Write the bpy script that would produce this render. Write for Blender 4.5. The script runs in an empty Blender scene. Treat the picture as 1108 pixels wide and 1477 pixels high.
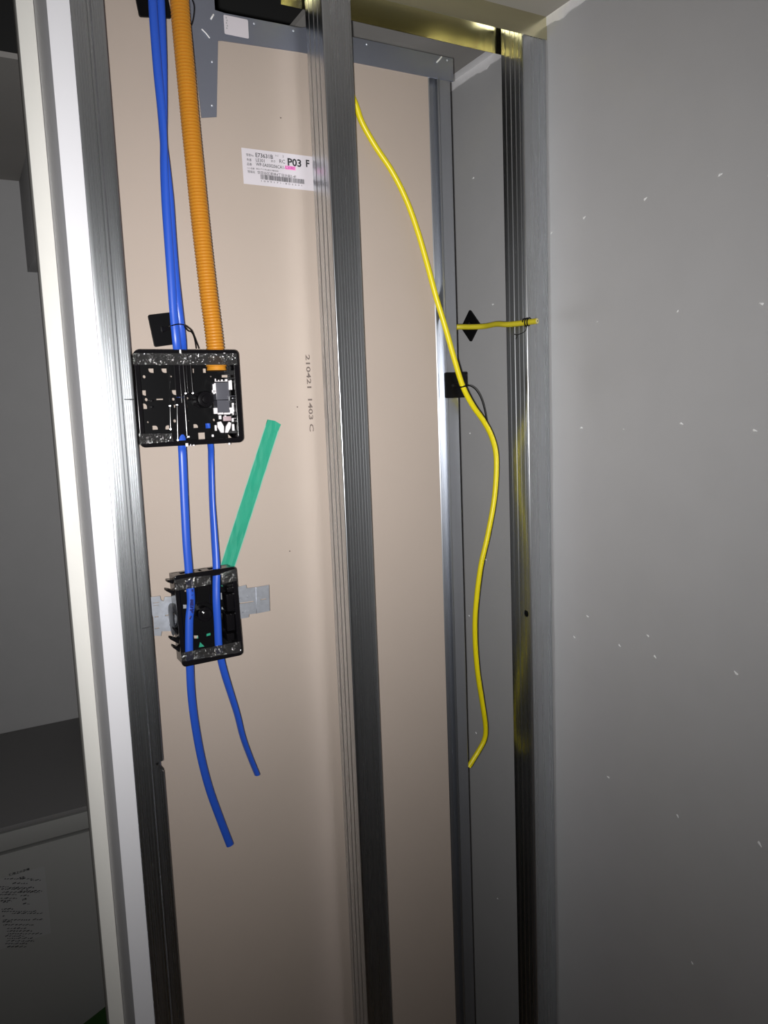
import bpy, bmesh, math, random
from mathutils import Vector, Matrix

random.seed(7)
SC = bpy.context.scene
COL = SC.collection

# ------------------------------------------------------------------ camera
CZ = 1.62                                   # lens height above the floor, metres
F_PX, IW, IH = 1123.17, 1108, 1477
PITCH, ROLL, YAW = -0.12712665, 0.03900754, -0.50061507
CAM = Vector((-0.1941, -1.02906, CZ))
cx_, sx_ = math.cos(PITCH), math.sin(PITCH)
cy_, sy_ = math.cos(ROLL), math.sin(ROLL)
cz_, sz_ = math.cos(YAW), math.sin(YAW)
ROT = (Matrix(((cz_, -sz_, 0), (sz_, cz_, 0), (0, 0, 1)))
       @ Matrix(((1, 0, 0), (0, cx_, -sx_), (0, sx_, cx_)))
       @ Matrix(((cy_, 0, sy_), (0, 1, 0), (-sy_, 0, cy_))))
right, fwd, up = ROT.col[0], ROT.col[1], ROT.col[2]
cam_data = bpy.data.cameras.new('camera')
cam = bpy.data.objects.new('camera', cam_data)
COL.objects.link(cam)
cam.matrix_world = Matrix(((right.x, up.x, -fwd.x, CAM.x), (right.y, up.y, -fwd.y, CAM.y),
                           (right.z, up.z, -fwd.z, CAM.z), (0, 0, 0, 1)))
cam_data.sensor_fit = 'VERTICAL'
cam_data.sensor_height = 36.0
cam_data.lens = F_PX / IH * 36.0
cam_data.clip_start = 0.01
SC.camera = cam

# ------------------------------------------------------------------ world, light, exposure
world = bpy.data.worlds.new('world')
SC.world = world
world.use_nodes = True
world.node_tree.nodes['Background'].inputs[0].default_value = (0.8, 0.9, 1.0, 1)
world.node_tree.nodes['Background'].inputs[1].default_value = 0.01
SC.view_settings.view_transform = 'Standard'
SC.view_settings.look = 'None'
SC.view_settings.exposure = 0.0
SC.view_settings.gamma = 1.0
SC.view_settings.use_curve_mapping = False
SC.cycles.blur_glossy = 0.05


# the phone's own flash, beside the lens; its beam fades smoothly away from the axis
FLASH = CAM - right * 0.018 - up * 0.008
BEAM = (ROT @ Vector(((450 - 554) / F_PX, 1, -(535 - 738.5) / F_PX))).normalized()
fl = bpy.data.lights.new('phone_flash', 'POINT')
fl.energy, fl.shadow_soft_size, fl.color = 76.0, 0.008, (1.0, 0.99, 0.98)
fl.use_nodes = True
lt = fl.node_tree
em = lt.nodes['Emission']
ge = lt.nodes.new('ShaderNodeNewGeometry')


def math_node(op, a, b):
    nd = lt.nodes.new('ShaderNodeMath')
    nd.operation = op
    for k, x in enumerate((a, b)):
        if isinstance(x, (int, float)):
            nd.inputs[k].default_value = x
        elif x is not None:
            lt.links.new(x, nd.inputs[k])
    return nd.outputs[0]


dt = lt.nodes.new('ShaderNodeVectorMath')
dt.operation = 'DOT_PRODUCT'
lt.links.new(ge.outputs['Incoming'], dt.inputs[0])
dt.inputs[1].default_value = BEAM
off = math_node('SUBTRACT', 1.0, dt.outputs['Value'])
lt.links.new(math_node('EXPONENT', math_node('MULTIPLY', off, -1 / 0.16), None), em.inputs['Strength'])
flash = bpy.data.objects.new('phone_flash', fl)
COL.objects.link(flash)
flash.location = FLASH


# ------------------------------------------------------------------ helpers
def P(u, v, y):
    """the point at real depth y that the photograph shows at pixel (u, v)"""
    d = ROT @ Vector(((u - 554) / F_PX, 1, -(v - 738.5) / F_PX))
    return CAM + d * ((y - CAM.y) / d.y)


def PX(u, v, x):
    d = ROT @ Vector(((u - 554) / F_PX, 1, -(v - 738.5) / F_PX))
    return CAM + d * ((x - CAM.x) / d.x)


WL = {}


def link(o, parent, loc):
    COL.objects.link(o)
    WL[o.name] = Vector(loc)
    if parent is not None:
        o.parent = parent
        o.location = Vector(loc) - WL[parent.name]
    else:
        o.location = loc
    return o


def props(o, label=None, cat=None, group=None, kind=None):
    for k, v in (('label', label), ('category', cat), ('group', group), ('kind', kind)):
        if v:
            o[k] = v
    return o


def thing(name, loc, label, cat, group=None):
    o = bpy.data.objects.new(name, None)
    o.empty_display_size = 0.02
    link(o, None, loc)
    return props(o, label, cat, group)


def new(name, verts, faces, mat, parent=None, smooth=False, label=None):
    vs = [Vector(v) for v in verts]
    lo = Vector((min(v.x for v in vs), min(v.y for v in vs), min(v.z for v in vs)))
    hi = Vector((max(v.x for v in vs), max(v.y for v in vs), max(v.z for v in vs)))
    c = (lo + hi) / 2
    me = bpy.data.meshes.new(name)
    me.from_pydata([v - c for v in vs], [], faces)
    bm = bmesh.new()
    bm.from_mesh(me)
    bmesh.ops.recalc_face_normals(bm, faces=bm.faces)
    bm.to_mesh(me)
    bm.free()
    me.materials.append(mat)
    if smooth:
        for p in me.polygons:
            p.use_smooth = True
        me.set_sharp_from_angle(angle=math.radians(38))
    o = bpy.data.objects.new(name, me)
    link(o, parent, c)
    if label:
        o['label'] = label
    return o


class MB:
    """collects shapes that make ONE mesh"""
    def __init__(self):
        self.v, self.f = [], []

    def add(self, v, f):
        n = len(self.v)
        self.v += [Vector(x) for x in v]
        self.f += [tuple(i + n for i in q) for q in f]
        return self

    def box(self, lo, hi, bev=0.0):
        bm = bmesh.new()
        bmesh.ops.create_cube(bm, size=1.0)
        lo, hi = Vector(lo), Vector(hi)
        for v in bm.verts:
            v.co = Vector(((lo[k] + hi[k]) / 2 + v.co[k] * (hi[k] - lo[k]) for k in range(3)))
        if bev:
            bmesh.ops.bevel(bm, geom=list(bm.edges), offset=bev, segments=2, affect='EDGES', profile=0.6)
        bm.verts.index_update()
        self.add([v.co.copy() for v in bm.verts], [[v.index for v in f.verts] for f in bm.faces])
        bm.free()
        return self

    def hexa(self, front, back):
        """block between two quads"""
        self.add(list(front) + list(back), [(0, 1, 2, 3), (7, 6, 5, 4), (0, 4, 5, 1), (1, 5, 6, 2), (2, 6, 7, 3), (3, 7, 4, 0)])
        return self

    def sweep(self, pts, ra, rb=None, n=12, twist=None, radii=None, caps=True):
        rb = ra if rb is None else rb
        pts = [Vector(p) for p in pts]
        m = len(pts)
        base = len(self.v)
        prev = None
        for i, p in enumerate(pts):
            t = (pts[min(i + 1, m - 1)] - pts[max(i - 1, 0)]).normalized()
            if prev is None:
                ref = Vector((0, 1, 0)) if abs(t.y) < 0.9 else Vector((1, 0, 0))
                a = t.cross(ref).normalized()
            else:
                a = (prev - t * prev.dot(t)).normalized()
            prev = a
            b = t.cross(a)
            tw = twist[i] if twist else 0.0
            k = radii[i] if radii else 1.0
            a2 = a * math.cos(tw) + b * math.sin(tw)
            b2 = b * math.cos(tw) - a * math.sin(tw)
            for j in range(n):
                an = 2 * math.pi * j / n
                self.v.append(p + a2 * (ra * k * math.cos(an)) + b2 * (rb * k * math.sin(an)))
        for i in range(m - 1):
            for j in range(n):
                q, r = base + i * n + j, base + i * n + (j + 1) % n
                self.f.append((q, r, r + n, q + n))
        if caps:
            self.f.append(tuple(base + j for j in range(n))[::-1])
            self.f.append(tuple(base + (m - 1) * n + j for j in range(n)))
        return self

    def build(self, name, mat, parent=None, smooth=False, label=None):
        return new(name, self.v, self.f, mat, parent, smooth, label)


def box(name, lo, hi, mat, parent=None, bev=0.0, label=None):
    return MB().box(lo, hi, bev).build(name, mat, parent, bev > 0, label)


def smooth_path(pts, sub=6):
    pts = [Vector(p) for p in pts]
    out = []
    for i in range(len(pts) - 1):
        p0, p1, p2, p3 = pts[max(i - 1, 0)], pts[i], pts[i + 1], pts[min(i + 2, len(pts) - 1)]
        for k in range(sub):
            t = k / sub
            out.append(0.5 * ((2 * p1) + (p2 - p0) * t + (2 * p0 - 5 * p1 + 4 * p2 - p3) * t * t + (3 * p1 - p0 - 3 * p2 + p3) * t ** 3))
    out.append(pts[-1])
    return out


def struct(o, label, cat):
    return props(o, label, cat, None, 'structure')


def curve_mesh(cu):
    ob = bpy.data.objects.new('temporary', cu)
    COL.objects.link(ob)
    dg = bpy.context.evaluated_depsgraph_get()
    me = bpy.data.meshes.new_from_object(ob.evaluated_get(dg))
    v = [x.co.copy() for x in me.vertices]
    f = [tuple(p.vertices) for p in me.polygons]
    bpy.data.objects.remove(ob)
    bpy.data.curves.remove(cu)
    bpy.data.meshes.remove(me)
    return v, f


AX, AZ, AY = Vector((1, 0, 0)), Vector((0, 0, 1)), Vector((0, 1, 0))


def plate(name, outer, holes, o, t, mat, parent=None, ax=AX, ay=AZ, bev=0.0, label=None):
    """flat plate with real holes: 2D outlines in the (ax, ay) plane through o, t thick away from the viewer"""
    cu = bpy.data.curves.new('temporary', 'CURVE')
    cu.dimensions, cu.fill_mode, cu.extrude = '2D', 'BOTH', t / 2
    cu.bevel_depth = bev
    for loop in [outer] + list(holes):
        s = cu.splines.new('POLY')
        s.points.add(len(loop) - 1)
        for p, q in zip(s.points, loop):
            p.co = (q[0], q[1], 0, 1)
        s.use_cyclic_u = True
    v, f = curve_mesh(cu)
    az = ax.cross(ay)               # towards the viewer
    o = Vector(o) - az * (t / 2)
    return new(name, [o + ax * p.x + ay * p.y + az * p.z for p in v], f, mat, parent, bev > 0, label)


def rr(x0, y0, x1, y1, r, n=5):
    out = []
    for cx, cy, a0 in ((x1 - r, y1 - r, 0), (x0 + r, y1 - r, 90), (x0 + r, y0 + r, 180), (x1 - r, y0 + r, 270)):
        for k in range(n + 1):
            a = math.radians(a0 + 90 * k / n)
            out.append((cx + r * math.cos(a), cy + r * math.sin(a)))
    return out


def circ(x, y, r, n=16, ry=None):
    ry = r if ry is None else ry
    return [(x + r * math.cos(2 * math.pi * k / n), y + ry * math.sin(2 * math.pi * k / n)) for k in range(n)]


def text(name, body, p0, width, height, mat, parent, ax=AX, ay=AZ, bold=0.0, label=None):
    """flat print: left end of the baseline at p0, fitted to a width and a character height"""
    cu = bpy.data.curves.new('temporary', 'FONT')
    cu.body = body
    cu.fill_mode = 'FRONT'
    cu.resolution_u = 2
    cu.offset = bold
    v, f = curve_mesh(cu)
    if not v:
        return None
    x0, x1 = min(p.x for p in v), max(p.x for p in v)
    y0, y1 = min(p.y for p in v), max(p.y for p in v)
    sx, sy = width / (x1 - x0), height / (y1 - min(y0, 0.0))
    o = Vector(p0)
    return new(name, [o + ax * ((p.x - x0) * sx) + ay * (p.y * sy) for p in v], f, mat, parent, False, label)


def cut(o, cutter):
    """boolean difference, applied"""
    m = o.modifiers.new('cut', 'BOOLEAN')
    m.operation, m.object, m.solver = 'DIFFERENCE', cutter, 'EXACT'
    bpy.context.view_layer.update()
    dg = bpy.context.evaluated_depsgraph_get()
    me = bpy.data.meshes.new_from_object(o.evaluated_get(dg))
    o.modifiers.clear()
    o.data = me
    bpy.data.objects.remove(cutter)


# ------------------------------------------------------------------ materials
def mat(name, color, rough=0.5, metal=0.0, spec=0.5, noise=0.0, nscale=30.0, bump=0.0, bscale=200.0,
        stretch=None, coat=0.0, rough_noise=0.0, aniso=0.0):
    m = bpy.data.materials.new(name)
    m.use_nodes = True
    nt = m.node_tree
    b = nt.nodes['Principled BSDF']
    b.inputs['Base Color'].default_value = (*color, 1)
    b.inputs['Roughness'].default_value = rough
    b.inputs['Metallic'].default_value = metal
    b.inputs['Specular IOR Level'].default_value = spec
    b.inputs['Coat Weight'].default_value = coat
    if noise or bump or rough_noise:
        tc = nt.nodes.new('ShaderNodeNewGeometry')
        mp = nt.nodes.new('ShaderNodeMapping')
        nt.links.new(tc.outputs['Position'], mp.inputs['Vector'])
        if stretch:
            mp.inputs['Scale'].default_value = stretch
    if noise or rough_noise:
        n = nt.nodes.new('ShaderNodeTexNoise')
        n.inputs['Scale'].default_value = nscale
        n.inputs['Detail'].default_value = 4
        nt.links.new(mp.outputs[0], n.inputs['Vector'])
    if noise:
        r = nt.nodes.new('ShaderNodeMapRange')
        r.inputs['To Min'].default_value = 1 - noise
        r.inputs['To Max'].default_value = 1 + noise
        nt.links.new(n.outputs['Fac'], r.inputs['Value'])
        x = nt.nodes.new('ShaderNodeVectorMath')
        x.operation = 'SCALE'
        x.inputs[0].default_value = color
        nt.links.new(r.outputs[0], x.inputs['Scale'])
        nt.links.new(x.outputs[0], b.inputs['Base Color'])
    if rough_noise:
        r = nt.nodes.new('ShaderNodeMapRange')
        r.inputs['To Min'].default_value = rough - rough_noise
        r.inputs['To Max'].default_value = rough + rough_noise
        nt.links.new(n.outputs['Fac'], r.inputs['Value'])
        nt.links.new(r.outputs[0], b.inputs['Roughness'])
    if bump:
        n2 = nt.nodes.new('ShaderNodeTexNoise')
        n2.inputs['Scale'].default_value = bscale
        n2.inputs['Detail'].default_value = 3
        nt.links.new(mp.outputs[0], n2.inputs['Vector'])
        bp = nt.nodes.new('ShaderNodeBump')
        bp.inputs['Strength'].default_value = bump
        bp.inputs['Distance'].default_value = 0.001
        nt.links.new(n2.outputs['Fac'], bp.inputs['Height'])
        nt.links.new(bp.outputs[0], b.inputs['Normal'])
    return m


M = {}
M['board_grey'] = mat('grey_board_paper', (0.45, 0.447, 0.452), 0.75, noise=0.04, nscale=14, bump=0.05, bscale=500, spec=0.2)
M['board_beige'] = mat('beige_board_paper', (0.452, 0.379, 0.326), 0.7, noise=0.035, nscale=9, bump=0.05, bscale=600, spec=0.25)
M['gypsum'] = mat('white_gypsum', (0.85, 0.84, 0.85), 0.8, noise=0.06, nscale=90, bump=0.3, bscale=250)
M['chip'] = mat('white_chip', (0.9, 0.9, 0.9), 0.5)
M['ceiling'] = mat('ceiling_paper', (0.36, 0.345, 0.33), 0.8, noise=0.03, nscale=10, spec=0.2)
M['room'] = mat('room_grey', (0.3, 0.3, 0.3), 0.8, noise=0.03, nscale=6)
M['floor'] = mat('plywood_floor', (0.3, 0.22, 0.14), 0.7, noise=0.15, nscale=12)
M['trim'] = mat('white_trim_sheet', (0.79, 0.785, 0.82), 0.5, noise=0.015, nscale=8, spec=0.4)
M['trim_warm'] = mat('warm_white_trim', (0.80, 0.785, 0.74), 0.5, noise=0.02, nscale=8, spec=0.4)
M['zinc'] = mat('galvanised_steel', (0.58, 0.60, 0.62), 0.275, 1.0, noise=0.035, nscale=60, stretch=(3, 3, 0.02), rough_noise=0.015)
M['zinc_yellow'] = mat('yellow_chromate_steel', (0.70, 0.665, 0.47), 0.2, 1.0, noise=0.10, nscale=30, stretch=(0.3, 3, 3))
M['rail'] = mat('blue_grey_steel', (0.30, 0.32, 0.39), 0.45, 0.75, noise=0.05, nscale=20)
M['stile'] = mat('grey_steel_channel', (0.50, 0.52, 0.56), 0.3, 0.95, noise=0.06, nscale=40, stretch=(4, 4, 0.03))
M['bracket'] = mat('bright_zinc_plate', (0.70, 0.73, 0.80), 0.34, 0.75, noise=0.18, nscale=160, bump=0.15, bscale=140)
M['black'] = mat('black_plastic', (0.006, 0.0055, 0.0065), 0.14, spec=0.4)
M['black_soft'] = mat('black_matte_plastic', (0.005, 0.005, 0.0055), 0.3, spec=0.1)
M['ink'] = mat('black_ink', (0.02, 0.02, 0.024), 0.6)
M['ink_grey'] = mat('grey_ink', (0.13, 0.10, 0.085), 0.7)
M['magenta'] = mat('magenta_ink', (0.55, 0.03, 0.33), 0.6)
M['pink'] = mat('pink_highlight', (0.80, 0.32, 0.58), 0.6)
M['paper'] = mat('white_paper', (0.66, 0.62, 0.66), 0.5)
M['blue'] = mat('blue_sheath', (0.020, 0.085, 0.50), 0.36, spec=0.5, bump=0.05, bscale=90)
M['navy'] = mat('navy_ink', (0.008, 0.012, 0.12), 0.5)
M['orange'] = mat('orange_conduit', (0.52, 0.215, 0.018), 0.42, spec=0.4, noise=0.05, nscale=40)
M['yellow'] = mat('yellow_sheath', (0.80, 0.67, 0.006), 0.36, spec=0.5, noise=0.03, nscale=60)
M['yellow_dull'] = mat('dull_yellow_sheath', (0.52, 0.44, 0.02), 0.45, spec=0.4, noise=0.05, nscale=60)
M['core'] = mat('cable_core', (0.75, 0.68, 0.35), 0.5)
M['green'] = mat('green_masking_tape', (0.015, 0.31, 0.19), 0.55, noise=0.12, nscale=45, stretch=(1, 1, 1), bump=0.15, bscale=300)
M['green_edge'] = mat('green_tape_worn_edge', (0.22, 0.47, 0.37), 0.6)
M['green_sheet'] = mat('green_floor_sheet', (0.02, 0.07, 0.012), 0.6, noise=0.2, nscale=30)
M['smoke'] = mat('grey_module_plastic', (0.085, 0.085, 0.10), 0.25, spec=0.5)
M['pale'] = mat('pale_glint_plastic', (0.78, 0.74, 0.76), 0.3, spec=0.5)  # on the module clips this pale colour mostly paints in flash glint
M['cabinet'] = mat('grey_cabinet_sheet', (0.33, 0.33, 0.32), 0.5, noise=0.02, nscale=6)
M['counter'] = mat('counter_sheet', (0.20, 0.195, 0.195), 0.6)
M['sticker'] = mat('pale_sticker', (0.38, 0.38, 0.38), 0.5)
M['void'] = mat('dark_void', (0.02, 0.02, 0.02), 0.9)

# clear packing tape: glossy film, mostly see-through, wrinkled
m = bpy.data.materials.new('clear_tape')
m.use_nodes = True
nt = m.node_tree
b = nt.nodes['Principled BSDF']
b.inputs['Base Color'].default_value = (0.03, 0.029, 0.029, 1)
b.inputs['Roughness'].default_value = 0.12
b.inputs['Specular IOR Level'].default_value = 0.9
b.inputs['Alpha'].default_value = 0.86
g = nt.nodes.new('ShaderNodeNewGeometry')
n = nt.nodes.new('ShaderNodeTexNoise')
n.inputs['Scale'].default_value = 85
n.inputs['Detail'].default_value = 3
n.inputs['Distortion'].default_value = 1.2
bp = nt.nodes.new('ShaderNodeBump')
bp.inputs['Strength'].default_value = 1.0
bp.inputs['Distance'].default_value = 0.006
nt.links.new(g.outputs['Position'], n.inputs['Vector'])
nt.links.new(n.outputs['Fac'], bp.inputs['Height'])
nt.links.new(bp.outputs[0], b.inputs['Normal'])
M['clear'] = m

# ------------------------------------------------------------------ setting
H = CZ + 0.615                     # underside of the ceiling
WX = 0.6994                        # face of the right wall
BACK_Y = 1.2076                    # far wall of the room behind

struct(box('floor', (-2.0, -2.8, -0.05), (WX, BACK_Y, 0.0), M['floor']), 'bare plywood floor under the stud wall', 'floor')
cl = MB().box((-2.0, -2.8, H), (WX, 0.066, H + 0.0095)).box((0.345, 0.066, H), (WX, 0.49, H + 0.0095))
cl.box((-2.0, 0.4866, H), (WX, BACK_Y, H + 0.0095))
struct(cl.build('ceiling', M['ceiling']), 'grey plasterboard ceiling above the stud wall, open above the doorway', 'ceiling')
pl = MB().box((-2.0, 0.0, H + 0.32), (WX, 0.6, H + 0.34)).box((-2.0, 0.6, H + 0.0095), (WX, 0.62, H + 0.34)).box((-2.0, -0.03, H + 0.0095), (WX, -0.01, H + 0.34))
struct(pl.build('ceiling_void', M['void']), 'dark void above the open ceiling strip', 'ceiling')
wr = struct(box('wall_right', (WX, -2.8, 0), (WX + 0.1, BACK_Y, H + 0.34), M['board_grey']),
            'grey plasterboard wall on the right, dotted with white screw holes', 'wall')
struct(box('wall_back', (-2.0, BACK_Y, 0), (WX + 0.1, BACK_Y + 0.1, H + 0.34), M['board_grey']),
       'dark grey far wall of the room seen through the doorway', 'wall')
struct(box('wall_left', (-2.1, -2.8, 0), (-2.0, BACK_Y + 0.1, H + 0.34), M['room']), 'plain grey wall to the left, out of view', 'wall')
struct(box('wall_rear', (-2.0, -2.9, 0), (WX, -2.8, H), M['room']), 'plain grey wall behind the viewer', 'wall')
# boxed-in duct in the upper corner of the far room
struct(box('trim_2', (0.0156, 0.97, CZ + 0.392), (WX, BACK_Y, H), M['board_grey'], bev=0.001),
       'boxed-in duct under the ceiling of the dark room on the left', 'soffit')

# torn white strip where the right wall meets the ceiling
ts = MB()
random.seed(11)
ys = [-1.2 + 0.01 * k for k in range(151)]
low = [H - 0.0135 - 0.0012 * random.random() - (0.003 if abs(y + 0.035) < 0.012 or abs(y - 0.17) < 0.012 else 0) for y in ys]
v, f = [], []
for y, z in zip(ys, low):
    v += [(WX - 0.0016, y, z), (WX - 0.0016, y, H), (WX, y, H), (WX, y, z)]
for k in range(len(ys) - 1):
    a, c = 4 * k, 4 * k + 4
    f += [(a, c, c + 1, a + 1), (a + 3, c + 3, c, a), (a + 1, c + 1, c + 2, a + 2)]
f += [(0, 1, 2, 3), (len(v) - 4, len(v) - 3, len(v) - 2, len(v) - 1)]
k0_ = len(v)
v += [(WX - 0.019, 0.066, H - 0.0004), (WX, 0.066, H - 0.0004), (WX, 0.45, H - 0.0004), (WX - 0.019, 0.45, H - 0.0004)]
f += [(k0_, k0_ + 1, k0_ + 2, k0_ + 3)]
struct(new('trim_3', v, f, M['gypsum']), 'ragged white gypsum strip between grey wall and ceiling', 'strip')

# screw holes in the right wall: a dimple ring with a torn white flake
holes_px = [(931, 287, 1.2, .5), (843, 314, 1.1, .5), (1039, 252, 1.2, .3), (796, 336, .9, .9), (1099, 438, 1.2, -.4), (978, 449, .8, .9),
            (839, 617, 1.0, .1), (983, 611, 1.1, -.3), (1089, 621, 1.2, -.3), (848, 889, 1.0, -.4), (829, 919, 1.1, -.7),
            (894, 931, 1.1, -.8), (935, 917, 1.0, -.6), (945, 947, 1.2, -.8), (1062, 971, 1.4, -.7), (878, 1121, 1.0, -.2),
            (978, 1177, 1.2, -1.0), (1096, 1217, 1.7, -.9), (999, 1389, 1.0, -.9), (683, 257, 1.1, .1), (711, 439, 1.1, -.1),
            (678, 625, 1.0, 0), (701, 807, .9, -.6), (677, 888, .9, -.4), (687, 1057, 1.0, -.7), (718, 1296, .8, 0), (900, 619, .5, 0), (862, 464, .5, 0)]
for u, v_, s, ang in holes_px:
    c = PX(u, v_, WX)
    vs, fs = [], []
    ca, sa = math.cos(ang), math.sin(ang)
    n_ = 10
    for ring, (rad, out) in enumerate(((1.0, 0.0002), (0.62, 0.0011), (0.0, 0.0015))):
        for k in range(n_ if rad else 1):
            a = 2 * math.pi * k / n_
            j = 1 + 0.28 * math.sin(3 * a + u) if rad else 0
            y, z = 0.0030 * s * rad * j * math.cos(a), 0.0014 * s * rad * j * math.sin(a)
            vs.append(c + Vector((-out, -y * ca, z + y * sa * 0.6)))
    for k in range(n_):
        fs += [(k, (k + 1) % n_, n_ + (k + 1) % n_, n_ + k), (n_ + k, n_ + (k + 1) % n_, 2 * n_)]
    new('screw_hole', vs, fs, M['chip'], wr)

# door frame at the left: casing edge, jamb face, stop
df = thing('trim_1', (-0.05, 0.06, 0), 'white wooden door frame with a stop, left of the stud wall', 'door frame')
df['kind'] = 'structure'
box('jamb', (-0.0522, -0.012, 0), (-0.0268, 0.16, H - 0.004), M['trim'], df, bev=0.0007)
box('door_stop', (-0.0735, 0.095, 0), (-0.0523, 0.128, H - 0.004), M['trim_warm'], df, bev=0.0022, label='warm white door stop with a rounded bright edge')

# ------------------------------------------------------------------ metal studs and ceiling track
def ribbed(p, q, nrm, ribs):
    """points from p to q along one side; ribs = (position, width, depth) pressed in against nrm"""
    p, q, nrm = Vector(p), Vector(q), Vector(nrm)
    d = (q - p)
    ln = d.length
    d /= ln
    out = []
    for pos, w, dep in ribs:
        c = pos * ln
        out += [p + d * (c - w / 2), p + d * (c - w / 4) - nrm * dep, p + d * (c + w / 4) - nrm * dep, p + d * (c + w / 2)]
    return out


def stud(label, x0, x1, y0, y1, front, side, z1, r=0.0016):
    def corner(cx, cy, a0):
        return [Vector((cx + r * math.cos(math.radians(a0 + 90 * k / 4)), cy + r * math.sin(math.radians(a0 + 90 * k / 4)))) for k in range(5)]
    prof = []
    prof += corner(x0 + r, y0 + r, 180)
    prof += ribbed((x0 + r, y0), (x1 - r, y0), (0, -1), front)
    prof += corner(x1 - r, y0 + r, 270)
    prof += ribbed((x1, y0 + r), (x1, y1 - r), (1, 0), side)
    prof += corner(x1 - r, y1 - r, 0)
    prof += corner(x0 + r, y1 - r, 90)
    prof += ribbed((x0, y1 - r), (x0, y0 + r), (-1, 0), side)
    n_ = len(prof)
    v = [(p.x, p.y, 0.0) for p in prof] + [(p.x, p.y, z1) for p in prof]
    f = [(k, (k + 1) % n_, n_ + (k + 1) % n_, n_ + k) for k in range(n_)]
    f += [tuple(range(n_))[::-1], tuple(range(n_, 2 * n_))]
    o = new('metal_stud', v, f, M['zinc'], None, True)
    return props(o, label, 'stud', 'galvanised studs of the partition')


top = H - 0.0012
fine = [(p, 0.0012, 0.0003) for p in (0.12, 0.20, 0.28, 0.36)] + [(0.55, 0.006, 0.0012)] + [(p, 0.0012, 0.0003) for p in (0.70, 0.77, 0.84, 0.91)]
s_left = stud('galvanised metal stud beside the white door frame, with two boxes at its side', -0.0256, 0.0143, 0.0, 0.058, fine,
              [(0.3, 0.004, 0.001), (0.7, 0.004, 0.001)], top)
fine2 = [(p, 0.0012, 0.00025) for p in (0.12, 0.22, 0.34, 0.44, 0.54, 0.66, 0.78, 0.88)]
s_mid = stud('ribbed metal stud standing free in the middle, between tan panel and viewer', 0.303, 0.348, 0.0, 0.0566, fine2,
             [(0.22, 0.0026, 0.0006), (0.50, 0.0022, 0.0006), (0.74, 0.0026, 0.0006)], top)
s_end = stud('metal stud fixed against the grey right-hand wall, with a dark hole', 0.6505, 0.6970, 0.0, 0.056,
             [],
             [(0.20, 0.0030, 0.0006), (0.44, 0.0036, 0.0008), (0.66, 0.0030, 0.0006), (0.86, 0.0024, 0.0005)], top)
# the studs are hollow tubes of thin sheet
for st, q in ((s_left, (-0.0256, 0.0143, 0.058)), (s_mid, (0.303, 0.348, 0.0566)), (s_end, (0.6505, 0.6970, 0.056))):
    cut(st, box('temporary_cutter', (q[0] + 0.0024, 0.0024, -0.1), (q[1] - 0.0024, q[2] - 0.0024, H + 0.2), M['void']))
# torn notch in the left stud, round hole in the end stud
nz = CZ - 0.4555
nb = MB().hexa([(0.0028, -0.01, nz - 0.001), (0.02, -0.01, nz + 0.0015), (0.02, -0.01, nz - 0.017), (0.0125, -0.01, nz - 0.014)],
               [(0.0028, 0.018, nz - 0.001), (0.02, 0.018, nz + 0.0015), (0.02, 0.018, nz - 0.017), (0.0125, 0.018, nz - 0.014)])
cut(s_left, nb.build('temporary_cutter', M['void']))
hb = MB().sweep([(0.64, 0.0141, CZ - 0.3565), (0.66, 0.0141, CZ - 0.3565)], 0.0062, n=18)
cut(s_end, hb.build('temporary_cutter', M['void']))
# a bent flap hanging in the notch, and the pen ticks that mark the box heights
MB().hexa([(0.0050, -0.0004, nz - 0.013), (0.0068, -0.0006, nz - 0.0005), (0.0140, 0.002, nz - 0.012), (0.0128, 0.003, nz - 0.0165)],
          [(0.0050, 0.0004, nz - 0.013), (0.0068, 0.0002, nz - 0.0005), (0.0140, 0.0028, nz - 0.012), (0.0128, 0.0038, nz - 0.0165)]).build('torn_flap', M['zinc'], s_left)
for (u0, v0), (u1, v1) in (((179, 576), (199, 576)), ((205, 906.5), (221, 903))):
    a, c = P(u0, v0, -0.0002), P(u1, v1, -0.0002)
    c.x = min(c.x, 0.0132)
    MB().hexa([a + Vector((0, -.0003, -.0007)), c + Vector((0, -.0003, -.0009)), c + Vector((0, -.0003, .0009)), a + Vector((0, -.0003, .0005))],
              [a + Vector((0, 0, -.0007)), c + Vector((0, 0, -.0009)), c + Vector((0, 0, .0009)), a + Vector((0, 0, .0005))]).build('pen_mark', M['ink'], s_left)

# ceiling track: web against the ceiling, two flanges
tw = 0.0008
tr = MB()
prof = [(-0.0012, H - 0.0345), (-0.0012, H), (0.064, H), (0.064, H - 0.0385), (0.0632, H - 0.0385), (0.0632, H - tw), (-0.0012 + tw, H - tw), (-0.0012 + tw, H - 0.0345)]
x0, x1 = 0.27, WX - 0.0005
tr.add([(x0, y, z) for y, z in prof] + [(x1, y, z) for y, z in prof], [(k, (k + 1) % 8, 8 + (k + 1) % 8, 8 + k) for k in range(8)] + [(0, 1, 6, 7), (1, 2, 5, 6), (2, 3, 4, 5), (15, 14, 9, 8), (14, 13, 10, 9), (13, 12, 11, 10)])
props(tr.build('ceiling_track', M['zinc_yellow']), 'yellowish metal U-track screwed to the ceiling above the studs', 'track')

# ------------------------------------------------------------------ tan pocket panel with steel frame
PY = 0.08
pp = thing('pocket_panel', (0.27, 0.088, 0), 'tan sliding-door pocket panel with steel frame, stickers and printed date', 'panel')
bd = plate('board', [(-0.024, 0.02), (0.524, 0.02), (0.524, CZ + 0.548), (0.165, CZ + 0.548), (0.165, CZ + 0.600), (-0.024, CZ + 0.600)], [], (0, PY, 0), 0.0125, M['board_beige'], pp)
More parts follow.
